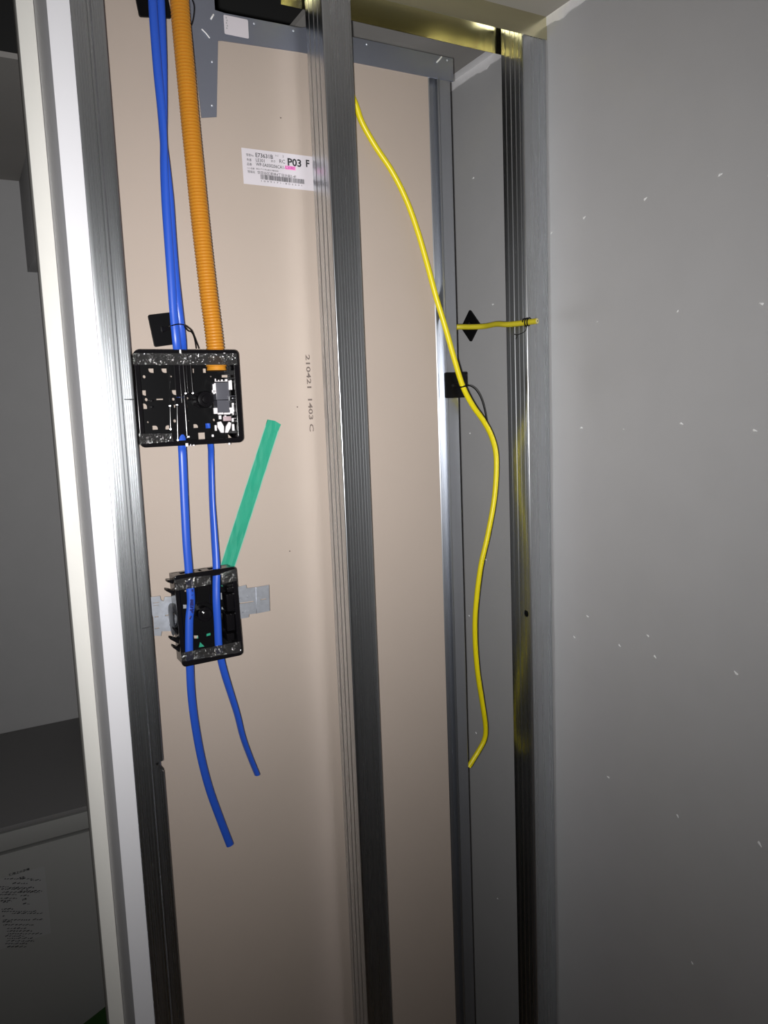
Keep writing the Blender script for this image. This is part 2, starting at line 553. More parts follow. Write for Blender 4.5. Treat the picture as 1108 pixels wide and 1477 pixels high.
# right stile: dark recessed groove, then a bright flange
sg = MB()
sp = [(0.5225, PY + 0.0005), (0.5245, PY - 0.0012), (0.5265, PY + 0.001), (0.5275, PY + 0.010), (0.5385, PY + 0.010), (0.5400, PY - 0.0005),
      (0.5420, PY - 0.0028), (0.5440, PY - 0.0012), (0.5640, PY - 0.0012), (0.5662, PY + 0.0010), (0.5662, PY + 0.016), (0.5225, PY + 0.016)]
k_ = len(sp)
sg.add([(x, y, 0.0) for x, y in sp] + [(x, y, CZ + 0.531) for x, y in sp], [(k, (k + 1) % k_, k_ + (k + 1) % k_, k_ + k) for k in range(k_)] + [tuple(range(k_))[::-1], tuple(range(k_, 2 * k_))])
sg.build('side_stile', M['stile'], pp, False, 'grey steel side channel with a dark groove')
# top rail, its corner plate with the vertical leg
RY = PY - 0.0022
rail = plate('top_rail', [(0.176, CZ + 0.5185), (0.3, CZ + 0.5245), (0.4, CZ + 0.5255), (0.5705, CZ + 0.5262), (0.5708, CZ + 0.5615), (0.39, CZ + 0.5610),
                          (0.312, CZ + 0.5600), (0.305, CZ + 0.5578), (0.188, CZ + 0.5555)], [], (0, RY, 0), 0.0016, M['rail'], pp,
             label='blue-grey steel top rail')
plate('corner_plate', [(0.1485, CZ + 0.412), (0.1700, CZ + 0.4162), (0.1788, CZ + 0.517), (0.188, CZ + 0.5188), (0.193, CZ + 0.5545), (0.177, CZ + 0.556), (0.177, CZ + 0.588), (0.140, CZ + 0.588)],
      [], (0, RY - 0.0017, 0), 0.0014, M['rail'], pp, label='blue-grey steel corner plate with a downward leg')
for a, c, w in (((308, 21), (304, 28), .0012), ((291, 42), (302.5, 55), .0008), ((630, 90), (637, 82), .0012)):
    pa, pc = P(*a, RY - 0.002), P(*c, RY - 0.002)
    MB().sweep([pa, (pa + pc) / 2 + Vector((0, -.0012, 0)), pc], w, n=8).build('staple', M['chip'], pp)
for u, v_ in ((366.5, 34), (423, 44.5), (306, 89), (306, 152), (529, 64), (645, 87)):
    c = P(u, v_, RY - 0.0018)
    MB().sweep([c, c + Vector((0, -.0006, 0)), c + Vector((0, -.0011, 0))], 0.0017, n=10, radii=[1, .9, .4]).build('rivet', M['bracket'], pp)
for u, v_ in ((405, 170), (429, 587), (418, 795)):
    c = P(u, v_, PY)
    MB().sweep([c + Vector((0, .0002, 0)), c + Vector((0, -.0003, 0))], 0.0011, n=8).build('nail_dot', M['ink_grey'], pp)

# corner sticker (its code square is left off)
q = [P(323, 25, RY), P(357, 30, RY), P(356.5, 56, RY), P(323.5, 50.5, RY)]
lo, hi = (q[3].x, q[3].z), (q[1].x, q[1].z)
sh = -0.0006
stk = plate('sticker', rr(lo[0], lo[1] + 0.0008, hi[0], hi[1] + 0.0006, 0.0018), [], (0, RY - 0.0018, 0), 0.0003, M['paper'], pp, label='small white rounded sticker')
for k in range(5):
    a = Vector((lo[0] + 0.0028 + 0.0009 * (k % 2), RY - 0.0023, hi[1] - 0.004 - k * 0.0034))
    MB().box(a, a + Vector((0.0016, 0.0001, 0.002))).build('print', M['sticker'], stk)

# product label
LY = PY - 0.0004
a = P(348, 213, PY)
lab = plate('label', [(a.x, a.z), (a.x + 0.1105, a.z + 0.0006), (a.x + 0.1105, a.z - 0.0485), (a.x + 0.0006, a.z - 0.0490)], [], (0, LY, 0), 0.0003, M['paper'], pp,
            label='white printed label with black and magenta lettering')


def row(body, u0, v0, u1, v1, h_px, m, bold=0.0, name='print'):
    p, q = P(u0, v0, LY - 0.0005), P(u1, v1, LY - 0.0005)
    ln = q.x - p.x
    return text(name, body, p, ln, h_px * 1.06e-3, m, lab, bold=bold)


row('管理No', 355.2, 224.6, 366.0, 225.5, 3.6, M['ink'])
row('E73631B', 368.7, 226.2, 393.9, 227.8, 5.6, M['ink'], 0.012)
row('ｻｲｽﾞ', 397.0, 225.6, 402.3, 226.0, 2.6, M['ink'])
row('2', 407.6, 227.0, 409.4, 227.2, 3.0, M['ink'])
row('色番', 356.0, 231.6, 363.0, 232.2, 3.6, M['ink'])
row('LE301', 369.2, 232.9, 381.8, 233.8, 4.4, M['ink'])
row('枠子', 391.0, 233.8, 397.6, 234.2, 3.3, M['ink'])
row('RC', 403.2, 235.0, 411.4, 235.8, 4.9, M['ink'])
row('P03', 415.2, 238.3, 434.9, 239.6, 10.4, M['ink'], 0.03)
row('F', 441.6, 240.4, 446.6, 240.8, 9.8, M['ink'], 0.03)
row('品番', 356.4, 238.0, 363.4, 238.5, 3.6, M['ink'])
row('WP-SA050206CA1-', 369.3, 238.9, 411.0, 242.4, 4.3, M['ink'], 0.006)
p, q_ = P(411.5, 244.2, LY - 0.0004), P(426.5, 240.5, LY - 0.0004)
MB().box((p.x, LY - 0.0004, p.z), (q_.x, LY - 0.0003, q_.z)).build('highlight', M['pink'], lab)
row('L3080', 412.0, 243.2, 425.4, 243.8, 4.0, M['magenta'], 0.02)
row('ﾆｯｼﾝ品番', 356.5, 243.2, 367.2, 243.9, 2.5, M['ink'])
row('BS17119L80198000', 370.0, 244.4, 401.5, 246.6, 2.1, M['ink'])
row('現場名', 357.3, 248.8, 367.8, 249.4, 3.6, M['ink'])
row('世田谷区若林4丁目計画2-4F', 371.4, 250.4, 427.2, 253.8, 4.2, M['ink'])
bc = MB()
random.seed(5)
p0, p1 = P(376.5, 258.4, LY - 0.0005), P(438.7, 263.0, LY - 0.0005)
x = p0.x
while x < p1.x:
    w = random.choice((0.0004, 0.0004, 0.0008, 0.0011))
    bc.box((x, LY - 0.0005, p0.z), (x + w, LY - 0.0004, p0.z + 0.0066))
    x += w + random.choice((0.0004, 0.0005, 0.0009))
bc.build('barcode', M['ink'], lab)
row('1 0 9 9 1 7 1 - 8 0 2 2 3 1', 377.0, 262.0, 435.5, 265.6, 2.0, M['ink'])
# ink-jet date running down the board
p, q_ = P(440.8, 511.5, PY - 0.0004), P(447.0, 622.5, PY - 0.0004)
down = Vector((q_.x - p.x, 0, q_.z - p.z))
text('date_print', '210421  1403 C', p, down.length, 0.0072, M['ink_grey'], pp, bold=0.02, ax=down.normalized(), ay=Vector((1, 0, 0)))

# ------------------------------------------------------------------ green masking tape stuck on the panel
gt = thing('masking_tape', P(360, 715, PY), 'strip of green masking tape stuck slantwise on the tan panel', 'tape')
p0, p1 = P(395.5, 607, PY - 0.0004), P(286, 948, PY - 0.0004)
dn = (p1 - p0).normalized()
ac = Vector((dn.z, 0, -dn.x))
if ac.x < 0:
    ac = -ac
rows = 26
v, f = [], []
random.seed(3)
for k in range(rows + 1):
    t = k / rows
    c = p0.lerp(p1, t)
    lift = 0.0
    for s in (-1, -0.5, 0, 0.5, 1):
        v.append(c + ac * s * 0.0108 + Vector((0, -0.0003 - 0.0006 * random.random() - (0.003 if k == 0 else 0), 0)) + dn * (0.002 * abs(s) if k == 0 else 0))
for k in range(rows):
    for j in range(4):
        a = k * 5 + j
        f.append((a, a + 1, a + 6, a + 5))
n0 = len(v)
v += [Vector((p.x, PY - 0.0001, p.z)) for p in v]
f += [tuple(n0 + i for i in reversed(q)) for q in list(f)]
for k in range(rows):
    for j0 in (0, 4):
        a = k * 5 + j0
        f.append((a, a + 5, n0 + a + 5, n0 + a))
for j in range(4):
    f += [(j, j + 1, n0 + j + 1, n0 + j), (rows * 5 + j, rows * 5 + j + 1, n0 + rows * 5 + j + 1, n0 + rows * 5 + j)]
new('tape_strip', v, f, M['green'], gt)
eb = MB()
for s in (-1, 1):
    pts = [p0.lerp(p1, k / 40) + ac * s * (0.0106 + 0.0004 * random.random()) + Vector((0, -0.0008, 0)) for k in range(1, 41)]
    eb.sweep(pts, 0.0007, 0.0003, n=5)
eb.build('worn_edge', M['green_edge'], gt, False, 'pale frayed long edges')

# ------------------------------------------------------------------ two-gang box
b1 = thing('electrical_box', P(270, 645, 0.016), 'wide black two-gang electrical box under the orange conduit', 'electrical box')
X0, X1, Z0, Z1 = 0.0172, 0.1535, CZ - 0.0325, CZ + 0.0905
plate('rim', rr(X0, Z0, X1, Z1, 0.006), [rr(X0 + 0.0048, Z0 + 0.0055, X1 - 0.0062, Z1 - 0.0062, 0.003)], (0, -0.001, 0), 0.0035, M['black'], b1, bev=0.0006)
plate('housing', rr(X0 + 0.0020, Z0 + 0.002, X1 - 0.002, Z1 - 0.002, 0.005), [rr(X0 + 0.004, Z0 + 0.004, X1 - 0.004, Z1 - 0.004, 0.004)], (0, 0.0030, 0), 0.0285, M['black'], b1)


def c4(x, y, d):                       # a point of the box close-up, at depth d
    return P(170 + x / 5.036, 430 + y / 5.036, d)


BP = 0.0300
hl = []


def h_rect(x, y, w, h, corner=None):
    c = c4(x, y, BP)
    hw, hh = w / 5.036 / 2 * .00093, h / 5.036 / 2 * .00093
    pts = [(c.x - hw, c.z - hh), (c.x + hw, c.z - hh), (c.x + hw, c.z + hh), (c.x - hw, c.z + hh)]
    if corner is None:
        return pts
    out = []
    for k, p in enumerate(pts):
        if k == corner:
            sx, sy = (1 if p[0] < c.x else -1), (1 if p[1] < c.z else -1)
            r = min(hw, hh) * 1.3
            ce = (p[0] + sx * r, p[1] + sy * r)
            arc = [(ce[0] - sx * r * math.cos(a), ce[1] - sy * r * math.sin(a)) for a in [i * math.pi / 8 for i in range(5)]]
            prv = pts[k - 1]
            if (arc[0][0] - prv[0]) ** 2 + (arc[0][1] - prv[1]) ** 2 > (arc[-1][0] - prv[0]) ** 2 + (arc[-1][1] - prv[1]) ** 2:
                arc.reverse()
            out += arc
        else:
            out.append(p)
    return out


for x, y, w, h, c in ((240, 528, 40, 32, 0), (335, 528, 40, 32, 0), (545, 528, 18, 32, None), (628, 528, 26, 32, None), (187, 690, 34, 38, 0), (408, 687, 34, 36, 0),
                      (303, 736, 52, 10, None), (195, 786, 34, 40, 2), (492, 778, 34, 38, 2), (411, 786, 14, 20, None), (270, 942, 42, 30, 2), (358, 940, 32, 30, 3), (565, 930, 38, 28, 2),
                      (655, 928, 40, 36, None), (608, 1004, 54, 54, None), (820, 1004, 46, 46, None), (775, 568, 50, 20, None), (706, 772, 26, 34, None)):
    hl.append(h_rect(x, y, w, h, c))
for x, y, r in ((190, 572, 12), (387, 570, 7), (675, 570, 6), (205, 738, 12), (402, 735, 11), (502, 730, 12), (412, 893, 12), (217, 902, 7), (512, 890, 7), (697, 886, 10), (318, 682, 3)):
    c = c4(x, y, BP)
    hl.append(circ(c.x, c.z, r / 5.036 * .00093))
plate('back_plate', [(X0 + 0.004, Z0 + 0.004), (X1 - 0.004, Z0 + 0.004), (X1 - 0.004, Z1 - 0.004), (X0 + 0.004, Z1 - 0.004)], hl, (0, BP, 0), 0.0016, M['black_soft'], b1,
      label='black back plate pierced with screw slots')
for xt, yt, xb, yb in ((473, 478, 492, 690), (527, 478, 545, 688), (379, 785, 383, 950), (430, 778, 436, 1030)):
    MB().sweep([c4(xt, yt, 0.010), c4(xb, yb, 0.010)], 0.0016, n=12).sweep([c4(xb, yb, 0.0115), c4(xb, yb, 0.029)], 0.0012, n=8).sweep([c4(xt, yt, 0.0115), c4(xt, yt, 0.029)], 0.0012, n=8).build('screw_guide', M['black'], b1, True)
# walls between the two halves
for x, y0_, y1_ in ((450, 490, 760), (486, 700, 1040), (500, 490, 690)):
    a, c = c4(x, y0_, 0.014), c4(x, y1_, 0.014)
    MB().box((a.x - 0.0006, 0.014, c.z), (a.x + 0.0006, 0.0296, a.z)).build('partition', M['black'], b1)
for x0_, x1_, y0_, y1_ in ((426, 500, 395, 720), (436, 498, 720, 1020)):  # added black plates stand in for the shade over the blue cable
    a, c = c4(x0_, y1_, 0.0150), c4(x1_, y0_, 0.0150)
    MB().box((a.x, 0.0150, a.z), (c.x, 0.0162, c.z)).build('cable_shade_plate', M['black'], b1)
# round knob with arms
k0 = c4(640, 735, 0.012)
kb = MB().sweep([k0 + Vector((0, .017, 0)), k0 + Vector((0, .002, 0)), k0, k0 + Vector((0, -.0008, 0))], 0.0112, n=24, radii=[1, 1, .93, .6])
kb.sweep([k0 + Vector((0, -.0004, 0)), k0 + Vector((0, -.0035, 0)), k0 + Vector((0, -.004, 0))], 0.0062, n=16, radii=[1, .9, .5])
kb.sweep([c4(585, 705, .016), c4(545, 700, .016)], 0.0014, n=8).sweep([c4(585, 765, .016), c4(545, 775, .016)], 0.0014, n=8).sweep([c4(600, 800, .015), c4(560, 770, .015)], 0.0012, n=8)
kb.build('knob', M['black'], b1, True)
for x, y in ((525, 736), (545, 738), (570, 738), (500, 690), (540, 690), (255, 745), (255, 790)):
    c = c4(x, y, 0.020)
    MB().sweep([c + Vector((0, .009, 0)), c, c + Vector((0, -.0006, 0))], 0.0014, n=10, radii=[1, 1, .5]).build('boss', M['black'], b1, True)


def c7(x, y, d):
    return P(240 + x / 9.635, 500 + y / 9.635, d)


def blk(x0, y0, x1, y1, d0, d1, mb):
    a, c = c7(x0, y1, d0), c7(x1, y0, d0)
    mb.box((a.x, d0, a.z), (c.x, d1, c.z), min(0.0006, (c.x - a.x) / 4, (c.z - a.z) / 4))
    return mb


blk(698, 495, 868, 740, 0.010, 0.029, MB()).build('module_body', M['smoke'], b1, True, 'smoky grey clip-in module')
mb_ = MB()
a0, a1, a2, a3 = c7(705, 745, .010), c7(878, 745, .010), c7(885, 915, .0075), c7(712, 915, .0075)
dv = Vector((0, .016, 0))
mb_.hexa([a0, a1, a2, a3], [a0 + dv, a1 + dv, a2 + dv, a3 + dv])
mb_.build('module_ramp', M['smoke'], b1)
for q in ((680, 445, 690, 485), (725, 460, 735, 482), (765, 455, 785, 482), (820, 450, 850, 482), (680, 478, 850, 486), (655, 520, 668, 660), (676, 505, 686, 650), (874, 470, 884, 600),
          (895, 465, 910, 600), (665, 850, 710, 935), (880, 845, 925, 930), (720, 915, 795, 945), (805, 915, 888, 945), (925, 780, 940, 950), (735, 955, 765, 1010),
          (810, 955, 835, 985), (915, 990, 998, 1045), (920, 1075, 945, 1170), (990, 1080, 1015, 1165), (680, 1090, 700, 1170), (640, 600, 690, 640)):
    blk(*q, 0.008, 0.012, MB()).build('module_clip', M['pale'], b1, True, 'plastic clip of the module, flash glint painted in its pale colour')
for pts in (((712, 1050), (760, 1040), (800, 1110), (800, 1195), (760, 1195), (715, 1120)), ((830, 1110), (870, 1045), (900, 1060), (890, 1130), (855, 1195), (820, 1195))):
    w = [c7(x, y, 0.008) for x, y in pts]
    plate('module_claw', [(p.x, p.z) for p in w], [], (0, 0.008, 0), 0.003, M['pale'], b1, label='claw of the module, flash glint painted in its pale colour')
pk = blk(795, 965, 900, 1035, 0.0075, 0.011, MB()).build('module_tab', mat('pinkish_plastic', (0.40, 0.30, 0.32), 0.4), b1, True, 'pinkish tab of the module')
fr = MB()
for q in ((872, 680, 968, 690), (872, 750, 968, 760), (872, 690, 882, 750), (958, 690, 968, 750), (915, 705, 940, 730)):
    blk(*q, 0.007, 0.010, fr)
fr.build('module_socket', M['smoke'], b1)
for k in range(6):
    blk(950, 520 + k * 95, 990, 590 + k * 95, 0.004, 0.012, MB()).build('side_rib', M['black'], b1, True)
for q in ((270, 1340, 305, 1390), (865, 1335, 890, 1365), (335, 1355, 345, 1385), (370, 1360, 395, 1380), (635, 1220, 660, 1255), (295, 1240, 325, 1265), (795, 85, 820, 105), (185, 40, 205, 95)):
    blk(*q, -0.0022, 0.0006, MB()).build('lug', M['pale'], b1, True, 'small pale plastic lug on the rim')


def film(name, corners, d, parent, seed, nx=16, nz=4, amp=0.0012):
    """wrinkled clear tape across a box mouth"""
    random.seed(seed)
    w = [P(u, v_, d) for u, v_ in corners]      # TL TR BR BL
    v, f = [], []
    for j in range(nz + 1):
        for i in range(nx + 1):
            s, t = i / nx, j / nz
            c = (w[0] * (1 - s) + w[1] * s) * (1 - t) + (w[3] * (1 - s) + w[2] * s) * t
            v.append(c + Vector((0, -amp * random.random() - 0.0002, 0)))
    for j in range(nz):
        for i in range(nx):
            a = j * (nx + 1) + i
            f.append((a, a + 1, a + nx + 2, a + nx + 1))
    return new(name, v, f, M['clear'], parent, True, 'wrinkled clear tape')


def k4(x, y):
    return (170 + x / 5.036, 430 + y / 5.036)


def k3(x, y):
    return (240 + x / 9.231, 810 + y / 9.231)


film('clear_tape', [k4(106, 400), k4(862, 402), k4(868, 486), k4(110, 484)], -0.0018, b1, 2, 26, 4)
film('clear_tape', [k4(150, 986), k4(392, 982), k4(402, 1040), k4(156, 1062)], -0.0018, b1, 4, 10, 3)

# ------------------------------------------------------------------ one-gang box and its steel strap
b2 = thing('electrical_box', P(300, 955, 0.016), 'small black one-gang electrical box crossed by two blue cables', 'electrical box')
rl = 0.018
bx, bz = Vector((math.cos(rl), 0, math.sin(rl))), Vector((-math.sin(rl), 0, math.cos(rl)))
o2 = P(251.5, 831, -0.001)
W2, H2 = 0.0845, 0.1255


def k2(x, y, d):
    return P(240 + x / 9.231, 810 + y / 9.231, d)


def loc2(p):
    d = Vector((p.x - o2.x, 0, p.z - o2.z))
    return (d.dot(bx), d.dot(bz))


plate('rim', rr(0, -H2, W2, 0, 0.005), [rr(0.0042, -H2 + 0.0062, W2 - 0.0050, -0.0072, 0.003)], o2, 0.0035, M['black'], b2, bx, bz, bev=0.0006)
# side walls and notched top and bottom walls
hs = MB()


def lb(u0, w0, d0, u1, w1, d1, mbx):
    def q(u, w, d):
        return o2 + bx * u + bz * w + Vector((0, d, 0))
    mbx.hexa([q(u0, w0, d0), q(u1, w0, d0), q(u1, w1, d0), q(u0, w1, d0)], [q(u0, w0, d1), q(u1, w0, d1), q(u1, w1, d1), q(u0, w1, d1)])
    return mbx


lb(0.0015, -H2 + 0.002, 0.004, 0.0035, -0.002, 0.036, hs)
lb(W2 - 0.0035, -H2 + 0.002, 0.004, W2 - 0.0015, -0.002, 0.036, hs)
for u0, u1 in ((0.0035, 0.0125), (0.0255, 0.0385), (0.0425, 0.0520), (0.0645, W2 - 0.0035)):
    lb(u0, -0.004, 0.004, u1, -0.002, 0.036, hs)
lb(0.0035, -0.004, 0.030, W2 - 0.0035, -0.002, 0.036, hs)
for u0, u1 in ((0.0035, 0.0060), (0.0190, 0.0450), (0.0600, W2 - 0.0035)):
    lb(u0, -H2 + 0.002, 0.004, u1, -H2 + 0.004, 0.036, hs)
lb(0.0035, -H2 + 0.002, 0.030, W2 - 0.0035, -H2 + 0.004, 0.036, hs)
hs.build('housing', M['black'], b2)
h2 = []
B2 = 0.034
for pts in (((360, 985), (425, 985), (430, 1030), (365, 1030)), ((530, 965), (590, 948), (592, 985), (530, 1002)), ((445, 1068), (512, 1135), (425, 1150)),
            ((722, 415), (750, 418), (772, 460), (772, 515), (725, 505)), ((735, 690), (765, 690), (792, 740), (790, 795), (745, 785)), ((765, 842), (808, 872), (772, 884)),
            ((735, 605), (770, 608), (768, 640), (735, 638)), ((222, 575), (270, 575), (270, 625), (225, 628)), ((725, 310), (770, 330), (775, 345), (728, 330)), ((238, 385), (268, 380), (262, 405), (240, 405))):
    w = [loc2(k2(x, y, B2)) for x, y in pts]
    h2.append(w if True else w)
plate('back_plate', [(0.003, -H2 + 0.003), (W2 - 0.003, -H2 + 0.003), (W2 - 0.003, -0.003), (0.003, -0.003)], h2, o2 + Vector((0, B2 - o2.y, 0)), 0.0016, M['black_soft'], b2, bx, bz,
      label='black back plate pierced with slots')
kk = k2(520, 705, 0.018)
MB().sweep([kk + Vector((0, .015, 0)), kk, kk + Vector((0, -.0008, 0))], 0.0100, n=22, radii=[1, 1, .9]).sweep([kk + Vector((.001, 0, 0)), kk + Vector((.001, -.004, 0)), kk + Vector((.001, -.0045, 0))], 0.0062, n=18, radii=[1, 1, .8]).build('knob', M['black'], b2, True)
for a_, c_ in (((560, 320), (578, 550)),):
    MB().sweep([k2(*a_, 0.014), k2(*c_, 0.014)], 0.0009, n=8).build('screw_guide', M['black'], b2, True)
for a_, c_ in (((400, 575), (440, 560)), ((440, 560), (540, 545)), ((540, 560), (600, 575)), ((380, 720), (480, 790)), ((430, 660), (480, 700)), ((400, 350), (380, 560))):
    MB().sweep([k2(*a_, 0.020), k2(*c_, 0.020)], 0.0011, n=6).build('moulding', M['black'], b2, True)
for y0_, y1_ in ((340, 410), (425, 670), (690, 930), (950, 1060)):
    a_, c_ = k2(815, y1_, 0.010), k2(905, y0_, 0.010)
    MB().box((a_.x, 0.010, a_.z), (c_.x, 0.033, c_.z), 0.001).build('inner_wall', M['black'], b2, True)
for x0_, y0_, x1_, y1_ in ((105, 275, 15, 265), (120, 430, 0, 385), (150, 960, 70, 870), (170, 1075, 55, 1030), (190, 1200, 90, 1140)):
    p, q_ = k2(x0_ + 15, y0_, 0.016), k2(x1_, y1_, 0.022)
    u_ = Vector((0, 0.012, 0))
    t_ = Vector((0, 0, 0.0035))
    MB().hexa([p - t_, p + t_, q_ + t_ * .5, q_ - t_ * .3], [p - t_ + u_, p + t_ + u_, q_ + t_ * .5 + u_, q_ - t_ * .3 + u_]).build('fin', M['black'], b2)
film('clear_tape', [k3(100, 245), k3(372, 200), k3(385, 345), k3(115, 388)], -0.0018, b2, 8, 9, 4)
film('clear_tape', [k3(345, 205), k3(585, 180), k3(590, 300), k3(375, 345)], -0.0022, b2, 9, 8, 4, 0.0022)
film('clear_tape', [k3(722, 160), k3(925, 90), k3(940, 250), k3(735, 300)], -0.0018, b2, 10, 7, 4)
film('clear_tape', [k3(190, 1215), k3(985, 1060), k3(1000, 1205), k3(200, 1330)], -0.0022, b2, 12, 22, 4, 0.0016)

br = thing('mounting_bracket', P(300, 890, 0.04), 'pressed zinc bracket that carries the small black box, fixed to the left stud', 'bracket')
BY = 0.042


def kb5(x, y):
    p = P(190 + x / 5.036, 780 + y / 5.036, BY)
    return (p.x, p.z)


def slot(x, y, w, h, a=-.14):
    c = P(190 + x / 5.036, 780 + y / 5.036, BY)
    hw, hh = w / 5.036 * .00094 / 2, h / 5.036 * .00094 / 2
    return [(c.x - hw, c.z - hh), (c.x + hw, c.z - hh), (c.x + hw, c.z + hh), (c.x - hw, c.z + hh)]


out_l = [kb5(*q) for q in ((128, 412), (205, 402), (212, 432), (232, 440), (240, 408), (300, 405), (420, 390), (560, 372), (765, 338), (830, 322), (836, 345), (905, 337), (905, 528), (852, 535), (850, 556), (775, 570), (560, 612), (420, 640), (300, 655), (218, 658), (212, 692), (165, 690), (158, 560), (140, 520))]
plate('left_plate', out_l, [slot(178, 450, 42, 6), slot(182, 552, 26, 8), slot(265, 540, 44, 8), slot(185, 636, 32, 8), slot(835, 448, 120, 9), slot(178, 470, 40, 4)], (0, BY, 0), 0.0012, M['bracket'], br)
plate('end_plate', [kb5(*q) for q in ((902, 336), (995, 320), (1001, 508), (908, 527))], [slot(955, 424, 50, 8)], (0, BY - 0.0013, 0), 0.0012, M['bracket'], br)
for x, y in ((845, 405), (785, 410), (835, 512), (810, 515)):
    c = P(190 + x / 5.036, 780 + y / 5.036, BY)
    MB().sweep([c, c + Vector((0, -.0008, 0))], 0.0022, n=10, radii=[1, .6]).build('dimple', M['bracket'], br, True)
# curved tongue that grips the box side
tg = []
for x, y, d in ((300, 480, 0.040), (285, 490, 0.034), (282, 530, 0.024), (288, 580, 0.020), (298, 640, 0.026), (310, 665, 0.038)):
    tg.append(P(190 + x / 5.036, 780 + y / 5.036, d))
MB().sweep(smooth_path(tg, 5), 0.0058, 0.0008, n=8, twist=[0.5] * (5 * 5 + 1)).build('tongue', M['bracket'], br, True)

# ------------------------------------------------------------------ cables
def cable(name, pts, ra, rb, m, label, cat, twist=None, sub=7, group=None):
    path = smooth_path([P(*p) for p in pts], sub)
    tw = None
    if twist:
        tw = []
        for i in range(len(path)):
            t = i / sub
            k = min(int(t), len(twist) - 2)
            tw.append(twist[k] + (twist[k + 1] - twist[k]) * (t - k))
    o = thing(name, path[-1], label, cat, group)
    MB().sweep(path, ra, rb, n=14, twist=tw).build('sheath', m, o, True)
    return o, path


ptsA = [(215, -72, .012), (219.5, -14, .012), (222, 30, .012), (227, 95, .013), (233, 160, .014), (236, 205, .015), (236.5, 240, .015), (239, 290, .014), (243, 345, .013), (247, 400, .012), (250.5, 450, .012), (254.5, 492, .012),
        (258, 530, .022), (262, 600, .023), (262.6, 642, .015), (263.5, 660, .012), (266, 720, .012), (269, 780, .012), (272, 818, .013), (273.5, 840, .014), (275.3, 858, .014), (275.5, 872, .014),
        (273.5, 890, .014), (273, 910, .014), (273, 938, .014), (274, 962, .015), (276, 1000, .020), (281, 1042, .026), (290, 1092, .032), (302, 1138, .036), (317, 1180, .040), (332, 1219, .042)]
twA = [0.1, 0.1, 0.1, 0.2, 0.7, 1.0, 0.9, 0.5, 0.3, 0.1, 0, 0] + [0] * 20
coA, pathA = cable('blue_cable', ptsA, 0.0056, 0.0036, M['blue'], 'longer blue cable, left one through both boxes with handwriting on it', 'cable', twA)
ptsB = [(229, -72, .019), (231, -14, .020), (233, 30, .021), (235, 95, .023), (236, 160, .026), (236.5, 205, .028), (240, 240, .027), (245, 290, .025), (248.5, 345, .022), (253, 400, .018), (258.5, 450, .015), (262.8, 490, .024),
        (266, 525, .046), (276, 570, .052), (292, 600, .052), (300, 616, .050), (304, 645, .040), (304.5, 665, .032), (306, 720, .026), (309, 770, .020), (311.5, 805, .016), (312.3, 825, .014), (312, 845, .013),
        (312.3, 870, .012), (314, 900, .013), (315.4, 930, .014), (318.5, 950, .015), (324, 972, .018), (332, 998, .022), (342, 1030, .026), (350, 1062, .030), (360, 1090, .034), (371, 1117, .036)]
twB = [0.2, 0.2, 0.2, 0.4, 0.9, 1.1, 0.8, 0.5, 0.3, 0.1, 0, 0.3, 0.8, 1, 1, 1.0, 1.0, 1.0, 1.0, 0.7, 0.4, 0.3, 0.2, 0.2, 0.2, 0.2, 0.3, 0.4, 0.6, 0.8, 0.9, 1.0, 1.0]
coB, pathB = cable('blue_cable', ptsB, 0.0054, 0.0036, M['blue'], 'shorter blue cable, right one below the boxes ending beside the longer end', 'cable', twB)
# handwriting on the longer cable
wr_ = [(((326, 375), (345, 372), (338, 385), (330, 392), (348, 393)),), (((334, 436), (337, 442)),), (((310, 505), (350, 510)),), (((312, 525), (350, 530)),), (((308, 545), (352, 552)),), (((305, 570), (355, 572)),),
       (((306, 595), (350, 605), (330, 612)),), (((305, 632), (325, 640), (352, 628)),), (((325, 655), (345, 665), (332, 678)),), (((318, 715), (316, 725), (300, 760)),)]
for strokes in wr_:
    for s_ in strokes:
        pts = [k2(x, y, 0.014) for x, y in s_]
        for p in pts:                     # lay the stroke on the sheath
            c = min(pathA, key=lambda w: abs(w.z - p.z))
            dx = max(-0.98, min(0.98, (p.x - c.x) / 0.0056))
            p.y = c.y - 0.0036 * math.sqrt(1 - dx * dx) - 0.0004
        MB().sweep(pts, 0.0012, 0.0003, n=6).build('pen_stroke', M['navy'], coA)

# orange corrugated conduit
cpts = [(251, -72, .008), (257.5, -14, .008), (262, 40, .009), (268.5, 110, .011), (275, 180, .013), (282, 250, .014), (288, 310, .014), (294, 365, .014), (301, 425, .014), (307, 470, .014), (310.5, 500, .014), (311.5, 512, .014)]
base = smooth_path([P(*p) for p in cpts], 40)
# resample evenly, four stations a ring
ln = [0.0]
for a_, c_ in zip(base, base[1:]):
    ln.append(ln[-1] + (c_ - a_).length)
pitch = 0.0041
steps = int(ln[-1] / (pitch / 4))
path, rad = [], []
j = 0
for k in range(steps + 1):
    s_ = k * pitch / 4
    while j < len(ln) - 2 and ln[j + 1] < s_:
        j += 1
    path.append(base[j].lerp(base[j + 1], (s_ - ln[j]) / max(1e-9, ln[j + 1] - ln[j])))
    rad.append((1.0, 1.0, 0.87, 0.985)[k % 4])
cd = thing('conduit', path[-1], 'orange corrugated conduit running down into the wide black box', 'conduit')
MB().sweep(path, 0.0120, n=22, radii=rad).build('corrugated_pipe', M['orange'], cd, True)
e = P(312, 525.5, 0.012)
e2 = P(312.5, 534.5, 0.012)
d_ = (e2 - e)
MB().sweep([e - d_ * 1.2, e - d_ * .1, e, e + d_ * .35, e + d_ * .42, e + d_ * .7, e + d_, e + d_ * 1.05], 0.0133, n=24, radii=[.82, .82, 1.0, 1.05, .93, .97, 1.0, .7]).build('end_collar', M['orange'], cd, True)

